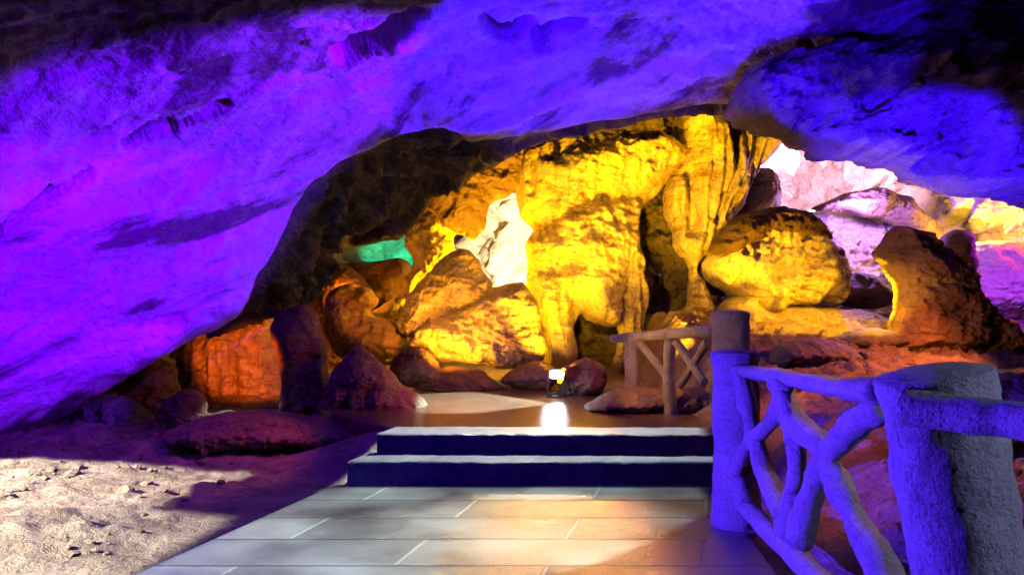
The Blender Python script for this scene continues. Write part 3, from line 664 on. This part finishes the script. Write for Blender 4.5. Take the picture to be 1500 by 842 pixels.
for (x, y), z in zip(cand, gz_):
    sz = .012 + .055 * rs.rand() ** 4; n0_ = len(V); a_ = rs.rand() * 6.3; e_ = rs.uniform(.7, 1.5), rs.uniform(.7, 1.3), rs.uniform(.4, .8)
    for v in ico:
        k_ = sz * rs.uniform(.75, 1.2); px_, py_ = v.x * e_[0] * k_, v.y * e_[1] * k_
        V.append((x + px_ * math.cos(a_) - py_ * math.sin(a_), y + px_ * math.sin(a_) + py_ * math.cos(a_), z + sz * .15 + v.z * e_[2] * k_))
    Fc += [tuple(n0_ + i for i in f) for f in icf]
st_ = obj("loose_stones", V, Fc, M['ground'], smooth=False); st_["kind"] = "stuff"

# ------------------------------------------------------------------ fences
xA, yA, xB, yB = 1.46, 5.2, 1.30, 2.2


def fp(u, v, off=0.0, r=None):
    """point of the near fence's plane seen at u, v"""
    s = (u - CU) / F; k = (xA - xB) / (yA - yB)
    y = (xB - k * yB) / (s - k) if abs(s - k) > 1e-6 else yA
    y = y / 1.0
    x, y, z = P(u, v, y); return (float(x) + off, float(y), float(z)) + ((r,) if r else ())


def post(parent, base, top, r, rb, cap=1.0, rough=.05):
    b = np.array(base); t = np.array(top)
    pts = []
    for f, k in ((0, rb), (.06, rb * .97), (.12, (r + rb) / 2), (.4, r * 1.0), (.7, r * 1.0), (.9, r), (.985, r)):
        pts.append(tuple(b + (t - b) * f) + (k,))
    o = tube("post", pts, r, M['conc'], parent, rough=rough, seg=40, n=10)
    d = (t - b) / np.linalg.norm(t - b)
    tube("post_cap", [tuple(t - d * .075) + (r * 1.045,), tuple(t - d * .045) + (r * 1.06,), tuple(t - d * .01) + (r * 1.05,)], r, M['conc'], parent, rough=.03, seg=40, n=6, dome=.35)
    return o


fe = thing("branch_fence", "blue lit cement fence of branch shaped rails and thick posts beside the path", "fence", (1.4, 3.7, 0))
post(fe, (1.47, 5.2, -.02), (1.475, 5.2, 1.155), .148, .170)
post(fe, (1.395, 2.22, 0), (1.175, 2.2, 1.24), .150, .172)
post(fe, (1.20, -.9, 0), (1.20, -.9, 1.25), .15, .17)


def limb(name, pix, rough=.15):
    tube(name, [fp(u, v, 0, r) for u, v, r in pix], .05, M['conc'], fe, rough=rough, seg=18, n=8)


a = P(1075, 543, 5.15); b_ = P(1300, 574, 2.3)
tube("top_rail", [tuple(map(float, a)) + (.052,), (1.415, 4.2, 1.07, .053), (1.33, 3.2, 1.10, .053), tuple(map(float, b_)) + (.054,)], .04, M['conc'], fe, rough=.14, squash=.75)
tube("top_rail", [(1.06, 2.12, 1.155, .05), (1.16, 1.99, 1.145, .048), (1.235, 1.8, 1.145, .046), (1.25, 1.0, 1.16, .046), (1.2, -.85, 1.16, .046)], .045, M['conc'], fe, rough=.06)
tube("bottom_rail", [(1.46, 5.15, .21, .05), (1.42, 4.3, .20, .055), (1.40, 3.4, .19, .055), (1.37, 2.3, .18, .055)], .05, M['conc'], fe, rough=.09)
tube("bottom_rail", [(1.36, 2.15, .2, .05), (1.3, 1, .2, .055), (1.22, -.85, .2, .055)], .05, M['conc'], fe, rough=.09)
limb("brace", [(1085, 548, .055), (1098, 610, .055), (1114, 672, .052), (1130, 715, .055), (1150, 760, .06)])
limb("brace", [(1150, 560, .05), (1134, 612, .045), (1098, 650, .045), (1080, 692, .045), (1092, 735, .05)])
limb("brace", [(1140, 560, .055), (1168, 620, .058), (1206, 655, .055), (1226, 700, .055), (1248, 750, .056), (1290, 830, .058), (1330, 900, .06)])
limb("brace", [(1150, 590, .05), (1163, 640, .045), (1166, 690, .045), (1158, 745, .055), (1152, 780, .06)])
limb("brace", [(1300, 590, .06), (1268, 610, .055), (1240, 635, .058), (1214, 672, .055), (1190, 715, .062), (1172, 790, .066)])
for z0 in ((0.35, .9),):   # repeats of the same crossed branches towards the viewer, mostly outside the picture
    tube("brace", [(1.36, 2.0, .25, .055), (1.31, 1.3, .55, .05), (1.27, .6, 1.12, .05)], .05, M['conc'], fe)
    tube("brace", [(1.27, 1.75, 1.1, .055), (1.29, 1.1, .6, .05), (1.27, .2, .25, .05)], .05, M['conc'], fe)

ff = thing("branch_fence", "small distant cement branch fence with one yellow lit rail before the yellow rock", "fence", (1.7, 8.3, .38))
fz = .36
post(ff, (2.02, 7.25, fz), (2.01, 7.25, 1.42), .168, .18)
a = P(897, 496, 9.0); b_ = P(1045, 484, 7.3)
tube("top_rail", [tuple(map(float, a)) + (.05,), tuple(map(float, P(960, 491, 8.3))) + (.055,), tuple(map(float, b_)) + (.055,)], .05, M['conc'], ff, rough=.08)
a = P(926, 500, 8.7); tube("post", [(float(a[0]), 8.7, fz, .09), (float(a[0]), 8.7, .8, .082), tuple(map(float, a)) + (.08,)], .1, M['conc'], ff)
a = P(982, 496, 8.1); tube("post", [(float(a[0]), 8.1, fz, .07), (float(a[0]) - .02, 8.1, .8, .062), tuple(map(float, a)) + (.062,)], .1, M['conc'], ff)
tube("brace", [tuple(map(float, P(936, 500, 8.6))) + (.043,), tuple(map(float, P(960, 530, 8.4))) + (.043,), tuple(map(float, P(985, 562, 8.15))) + (.043,)], .06, M['conc'], ff)
tube("brace", [tuple(map(float, P(990, 500, 8.0))) + (.043,), tuple(map(float, P(1010, 528, 7.8))) + (.043,), tuple(map(float, P(1032, 560, 7.5))) + (.043,)], .06, M['conc'], ff)
tube("brace", [tuple(map(float, P(1036, 500, 7.5))) + (.043,), tuple(map(float, P(1015, 535, 7.8))) + (.043,), tuple(map(float, P(996, 565, 8.0))) + (.043,)], .06, M['conc'], ff)

# ------------------------------------------------------------------ floodlight on the floor
lx, ly, lz = (float(t) for t in P(816, 548, 9.75))
fl = thing("floodlight", "small white floodlight switched on before the squat square boulder", "floodlight", (lx, ly, .38))


def lathe(name, prof, c, axis, mat, parent, seg=24):
    ax = Vector(axis).normalized(); q = ax.to_track_quat('Z', 'Y'); V = []; Fc = []
    for r, h in prof:
        for k in range(seg):
            an = 2 * math.pi * k / seg; V.append(tuple(Vector(c) + q @ Vector((r * math.cos(an), r * math.sin(an), h))))
    m = len(prof)
    for i in range(m - 1):
        for k in range(seg): Fc.append((i * seg + k, i * seg + (k + 1) % seg, (i + 1) * seg + (k + 1) % seg, (i + 1) * seg + k))
    Fc.append(tuple((m - 1) * seg + k for k in range(seg))); Fc.append(tuple(k for k in range(seg))[::-1])
    return obj(name, V, Fc, mat, parent)


q_ = Vector((-.25, -1, .18)).normalized().to_track_quat('Z', 'Y')


def head(name, rings, mat):
    V = []; Fc = []; seg = 28
    for hw, hh, d in rings:
        for k in range(seg):
            an = 2 * math.pi * k / seg; c_, s_ = math.cos(an), math.sin(an); p = .45
            V.append(tuple(Vector((lx, ly, lz)) + q_ @ Vector((.72 * hw * math.copysign(abs(c_) ** p, c_), .72 * hh * math.copysign(abs(s_) ** p, s_), d * .8))))
    for i in range(len(rings) - 1):
        for k in range(seg): Fc.append((i * seg + k, i * seg + (k + 1) % seg, (i + 1) * seg + (k + 1) % seg, (i + 1) * seg + k))
    Fc.append(tuple(range(seg))[::-1]); Fc.append(tuple((len(rings) - 1) * seg + k for k in range(seg)))
    return obj(name, V, Fc, mat, fl, smooth=False)


head("housing", [(.07, .04, -.12), (.10, .06, -.10), (.135, .085, -.02), (.14, .09, .03), (.128, .078, .03), (.125, .075, .012)], M['metal'])
head("lens", [(.122, .072, .013), (.122, .072, .02), (.10, .055, .026)], M['lens'])
tube("bracket", [(lx - .11, ly + .05, lz, .012), (lx - .11, ly + .05, .5, .012), (lx - .1, ly + .05, .42, .012), (lx + .1, ly + .05, .42, .012), (lx + .11, ly + .05, .5, .012), (lx + .11, ly + .05, lz, .012)], .012, M['metal'], fl, rough=0, seg=8)
tube("cable", [(lx + .03, ly + .1, .40, .009), (lx + .12, ly + .18, .39, .009), (lx + .34, ly + .1, .389, .009), (lx + .62, ly + .2, .389, .009), (lx + .9, ly + .05, .389, .009)], .009, M['metal'], fl, rough=0, seg=8)
lathe("base", [(.14, 0), (.14, .025), (.05, .04), (.04, .06)], (lx, ly + .05, .375), (0, 0, 1), M['metal'], fl)


# ------------------------------------------------------------------ lamps of the show cave, plus added unseen spots
def spot(loc, tgt, col, e, ang=60, blend=.5, r=.06):
    l = bpy.data.lights.new("spot_lamp", 'SPOT'); l.energy = e; l.color = col; l.spot_size = math.radians(ang); l.spot_blend = blend; l.shadow_soft_size = r
    o = bpy.data.objects.new("spot_lamp", l); C.objects.link(o); o.location = loc
    o.rotation_euler = (Vector(tgt) - Vector(loc)).to_track_quat('-Z', 'Y').to_euler(); return o


def point(loc, col, e, r=.1):
    l = bpy.data.lights.new("point_lamp", 'POINT'); l.energy = e; l.color = col; l.shadow_soft_size = r
    o = bpy.data.objects.new("point_lamp", l); C.objects.link(o); o.location = loc; return o


def pt(u, v, y): return tuple(float(t) for t in P(u, v, y))


BLU, YEL = (.035, .001, 1), (1, .44, .001)
def beam_mask(loc, poly, col, e, soft=.02, r=.02):
    """a spot lamp with barn nodes added in the shader, no real doors: its beam is cut to the convex patch poly (x, y, z) it should fall on"""
    loc = Vector(loc); pts = [Vector(p) for p in poly]; ctr = sum(pts, Vector()) / len(pts)
    ang = max((p - loc).angle(ctr - loc) for p in pts)
    o = spot(loc, ctr, col, e, min(170, math.degrees(2 * ang) + 4), .02, r)
    q = o.rotation_euler.to_quaternion().inverted()
    g2 = [q @ (p - loc) for p in pts]; g2 = [Vector((p.x / -p.z, p.y / -p.z)) for p in g2]
    c = sum(g2, Vector((0, 0))) / len(g2)
    l = o.data; l.use_nodes = True; nt = l.node_tree; N = nt.nodes; Lk = nt.links; em = N["Emission"]

    def m(op, a_, b_):
        n = N.new("ShaderNodeMath"); n.operation = op
        for i, x in enumerate((a_, b_)):
            if isinstance(x, (int, float)): n.inputs[i].default_value = x
            else: Lk.new(x, n.inputs[i])
        return n.outputs[0]
    tc = N.new("ShaderNodeTexCoord"); sp = N.new("ShaderNodeSeparateXYZ"); Lk.new(tc.outputs["Normal"], sp.inputs[0])
    z = m('ABSOLUTE', sp.outputs[2], 0); X_ = m('DIVIDE', sp.outputs[0], z); Y_ = m('DIVIDE', sp.outputs[1], z)
    prod = None
    for i in range(len(g2)):
        a_, b_ = g2[i], g2[(i + 1) % len(g2)]; n = Vector((-(b_ - a_).y, (b_ - a_).x)).normalized()
        if n.dot(c - a_) < 0: n = -n
        d = m('SUBTRACT', m('ADD', m('MULTIPLY', X_, n.x), m('MULTIPLY', Y_, n.y)), n.dot(a_))
        mr = N.new("ShaderNodeMapRange"); mr.interpolation_type = 'SMOOTHSTEP'; Lk.new(d, mr.inputs[0])
        mr.inputs[1].default_value = -soft; mr.inputs[2].default_value = soft
        prod = mr.outputs[0] if prod is None else m('MULTIPLY', prod, mr.outputs[0])
    Lk.new(prod, em.inputs["Strength"]); return o


def gp(u, v, z=0.05):
    """where the sight line of photo pixel u, v meets height z"""
    x, y, zz_ = P(u, v, 1.0); k = (z - H) / (float(zz_) - H); return (float(x) * k, k, z)


fslab = tps(slab_ctrl)


def beam_mask_slab(loc, pix, col, e, soft):
    return beam_mask(loc, [tuple(float(c[0]) for c in P(np.array([float(u)]), np.array([float(v)]), fslab([u], [v]))) for u, v in pix], col, e, soft)


# violet and blue on the sloping roof
K = 5.4
spot((2.0, 4.0, 2.1), (-2.96, 7.13, 2.85), (.115, .0005, 1), 1495 * K, 36, .4)
spot((.9, 5.2, .3), (.86, 6.5, 3.82), (.04, .0003, 1), 520 * K, 58, .25)
beam_mask_slab((-4.6, 4.0, .3), [(-80, 640), (0, 636), (165, 560), (335, 462), (420, 312), (330, 240), (0, 190), (-80, 260)], (.14, .0005, 1), 390 * K, .05)
spot((-2.4, 7.6, 2.1), (-.11, 7.25, 3.48), (.075, .001, 1), 150 * K, 36, .25)
spot((-2.4, 7.6, 1.2), (-4.26, 8.27, .83), (.15, .001, 1), 103 * 3, 36, .4)
spot((2.0, 4.0, 2.1), (2.75, 6.76, 3.92), (.03, .001, 1), 200 * K, 28, .3)
spot((2.0, 6.4, 1.2), (1.12, 8.55, 3.68), (.09, .006, 1), 150 * K, 46, .4)
# blue from the left on the fence and from below on the overhang
beam_mask((-1.7, 3.7, .8), [(1.4, 5.55, -.05), (1.4, 5.55, 1.3), (1.1, 1.3, 1.5), (1.1, 1.3, -.05)], (.075, .02, 1), 2600, .05)
spot((-1.2, 3.4, .5), (-.2, 6.6, .1), BLU, 70, 60, .6)  # added weak spot, tints the step risers blue
spot((3.0, 6.0, 1.4), (3.75, 7.0, 2.8), BLU, 114 * 16, 60, .4)
spot((1.8, 6.8, 1.8), (2.74, 7.14, 3.3), BLU, 81 * 9, 28, .3)


# white floods on soil and path
beam_mask((-5.6, 4.6, 1.7), [gp(-160, 668), gp(60, 672), gp(250, 680), gp(357, 690), gp(200, 736), gp(-160, 752)], (1, .95, .74), 3700, .012).data.cycles.max_bounces = 0
beam_mask((-5.2, 3.0, 1.7), [gp(-160, 750), gp(196, 738), gp(308, 750), gp(215, 800), gp(90, 862), gp(-160, 930)], (1, .96, .78), 3700, .012).data.cycles.max_bounces = 0
beam_mask((-.7, 4.3, 3.05), [(-1.47, 6.31, 0), (1.5, 6.31, 0), (1.4, 5.6, 0), (.85, 4.8, 0), (.35, 4.3, 0), (-.8, 3.8, 0), (-2.25, 3.35, 0)], (.78, 1, .90), 2500, .018).data.cycles.max_bounces = 0
beam_mask((.1, 7.4, 2.8), [(-1.4, 6.40, .21), (-1.1, 7.12, .385), (1.7, 7.12, .385), (1.7, 6.40, .21)], (.88, 1, .96), 1300, .02).data.cycles.max_bounces = 0
# pale patches on the upper floor and by the orange wall
beam_mask((.9, 9.2, 2.5), [gp(590, 572, .4), gp(700, 572, .4), gp(812, 588, .4), gp(700, 602, .4), gp(620, 602, .4)], (.62, 1, .88), 2700, .03)
beam_mask((-2.9, 9.6, 1.0), [gp(290, 588, .36), gp(412, 588, .36), gp(414, 600, .36), gp(300, 602, .36)], (1, .9, .75), 60, .03)
# added unseen warm spots aimed at the path, making its gold glints
spot((.35, 9.3, 1.95), (.15, 5.0, 0), (1, .58, .12), 170, 34, .7)
spot((.80, 9.0, 1.40), (.45, 5.3, 0), (1, .26, .05), 85, 24, .7)
# added bluish fill lifting the dark side of the big post
spot((3.0, .9, 2.0), (1.3, 2.1, .8), (.45, .5, 1), 220, 50, .5)
spot((2.4, 4.7, 2.3), (1.4, 3.9, 1.1), (1, .45, .35), 150, 44, .5)
spot((.6, 7.9, 1.3), (1.7, 8.1, .9), (1, .45, .06), 75, 84, .5)
spot((1.0, 6.5, 1.35), (2.0, 7.2, 1.22), (1, .5, .4), 26, 34, .5)
spot((-1.6, 7.5, 1.5), (-3.2, 6.9, 0), (1, .12, .05), 60, 84, .6)
spot((.9, 7.5, 1.3), pt(510, 560, 8.9), (1, .20, .07), 110, 40, .6)
# yellow on the formation
spot((-.6, 11.5, 4.0), (2.61, 13.43, 4.69), YEL, 420, 44, .4)
spot((3.0, 9.5, 3.3), (2.71, 12.55, 4.4), YEL, 600, 24, .4)
spot((2.6, 7.4, 1.5), pt(1375, 425, 9.4), (1, .34, .03), 90, 40, .6)
spot((.3, 8.3, 2.1), pt(900, 360, 12.4), YEL, 1050, 48, .5)  # added unseen fill, softens the ledge shadows on the formation
spot((-.5, 9.0, 1.7), pt(655, 455, 12.0), (1, .36, .003), 420, 46, .6)
spot((-.3, 9.3, 1.3), pt(530, 440, 13.0), (1, .28, .003), 620, 32, .6)
spot((.2, 9.6, 1.3), pt(690, 298, 12.4), (1, .42, .002), 520, 30, .6)
spot((.55, 9.9, .55), pt(860, 330, 12.2), YEL, 2200, 80, .5)
spot((1.5, 9.6, .5), pt(1030, 240, 12.2), YEL, 2500, 60, .5)
spot(pt(785, 510, 11.2), pt(800, 440, 12.6), YEL, 600, 100, .4)
spot((4.3, 9.8, 1.4), (4.14, 11.49, 2.04), YEL, 176 * 2.4, 40, .3)
spot((3.25, 10.2, 1.7), (3.5, 11.76, 1.81), YEL, 112 * 2.4, 34, .3)
spot((4.4, 8.2, 1.95), (4.16, 10.38, 1.11), YEL, 700, 40, .4)
spot((4.75, 10.6, 1.6), pt(1312, 420, 9.5), YEL, 200, 60, .4)
spot((3.75, 9.2, 1.35), pt(1325, 425, 9.5), YEL, 60, 44, .5)
spot((4.3, 10.1, 2.3), (4.25, 10.9, 1.2), YEL, 330, 84, .5)
spot(pt(640, 530, 10.4), pt(690, 440, 11.8), (1, .36, .004), 300, 100, .5)
# white hot gap behind the boulders, green, orange
spot(pt(725, 440, 13.6), pt(752, 335, 17), (1, .84, .46), 2300, 56, .5)
point(pt(690, 400, 13.1), YEL, 320)
spot(pt(575, 392, 18.6), pt(572, 369, 21), (.0, 1, .45), 240, 62, .8)
point(pt(508, 425, 13.3), (1, .25, .008), 50)
spot((-2.55, 7.5, .9), (-3.52, 10.73, .88), (1, .13, .004), 900, 28, .4)
# pink and lilac at far right, yellow and red beyond
spot(pt(1185, 296, 15.4), pt(1212, 238, 18.2), (1, .46, .66), 1150, 125, .6)
point(pt(1260, 300, 14.0), (.45, .2, 1), 230)
point(pt(1432, 338, 13.3), (1, .55, .01), 200)
point(pt(1528, 335, 12.6), (1, .03, .005), 170)
spot(pt(1500, 300, 10.5), pt(1480, 400, 12), (.4, .04, 1), 300, 100, .5)
# orange red over the right slope and the upper floor
spot((1.95, 5.3, 2.3), (2.45, 5.1, .4), (1, .20, .03), 110, 52, .4)
spot((2.0, 6.5, 1.3), (2.5, 6.6, .67), (1, .20, .03), 40, 90, .4)
spot((4.6, 7.8, 1.9), (4.0, 8.6, 1.0), (1, .2, .03), 260, 110, .5)
spot((-.9, 8.4, 2.3), (0, 9.4, .4), (1, .13, .02), 110, 100, .6)
spot((lx, ly - .06, lz), (lx - .9, 7.2, .3), (.9, .97, 1), 14, 110, .5)
point((lx - .12, ly - .2, lz + .02), (.9, .95, 1), 6, .04)
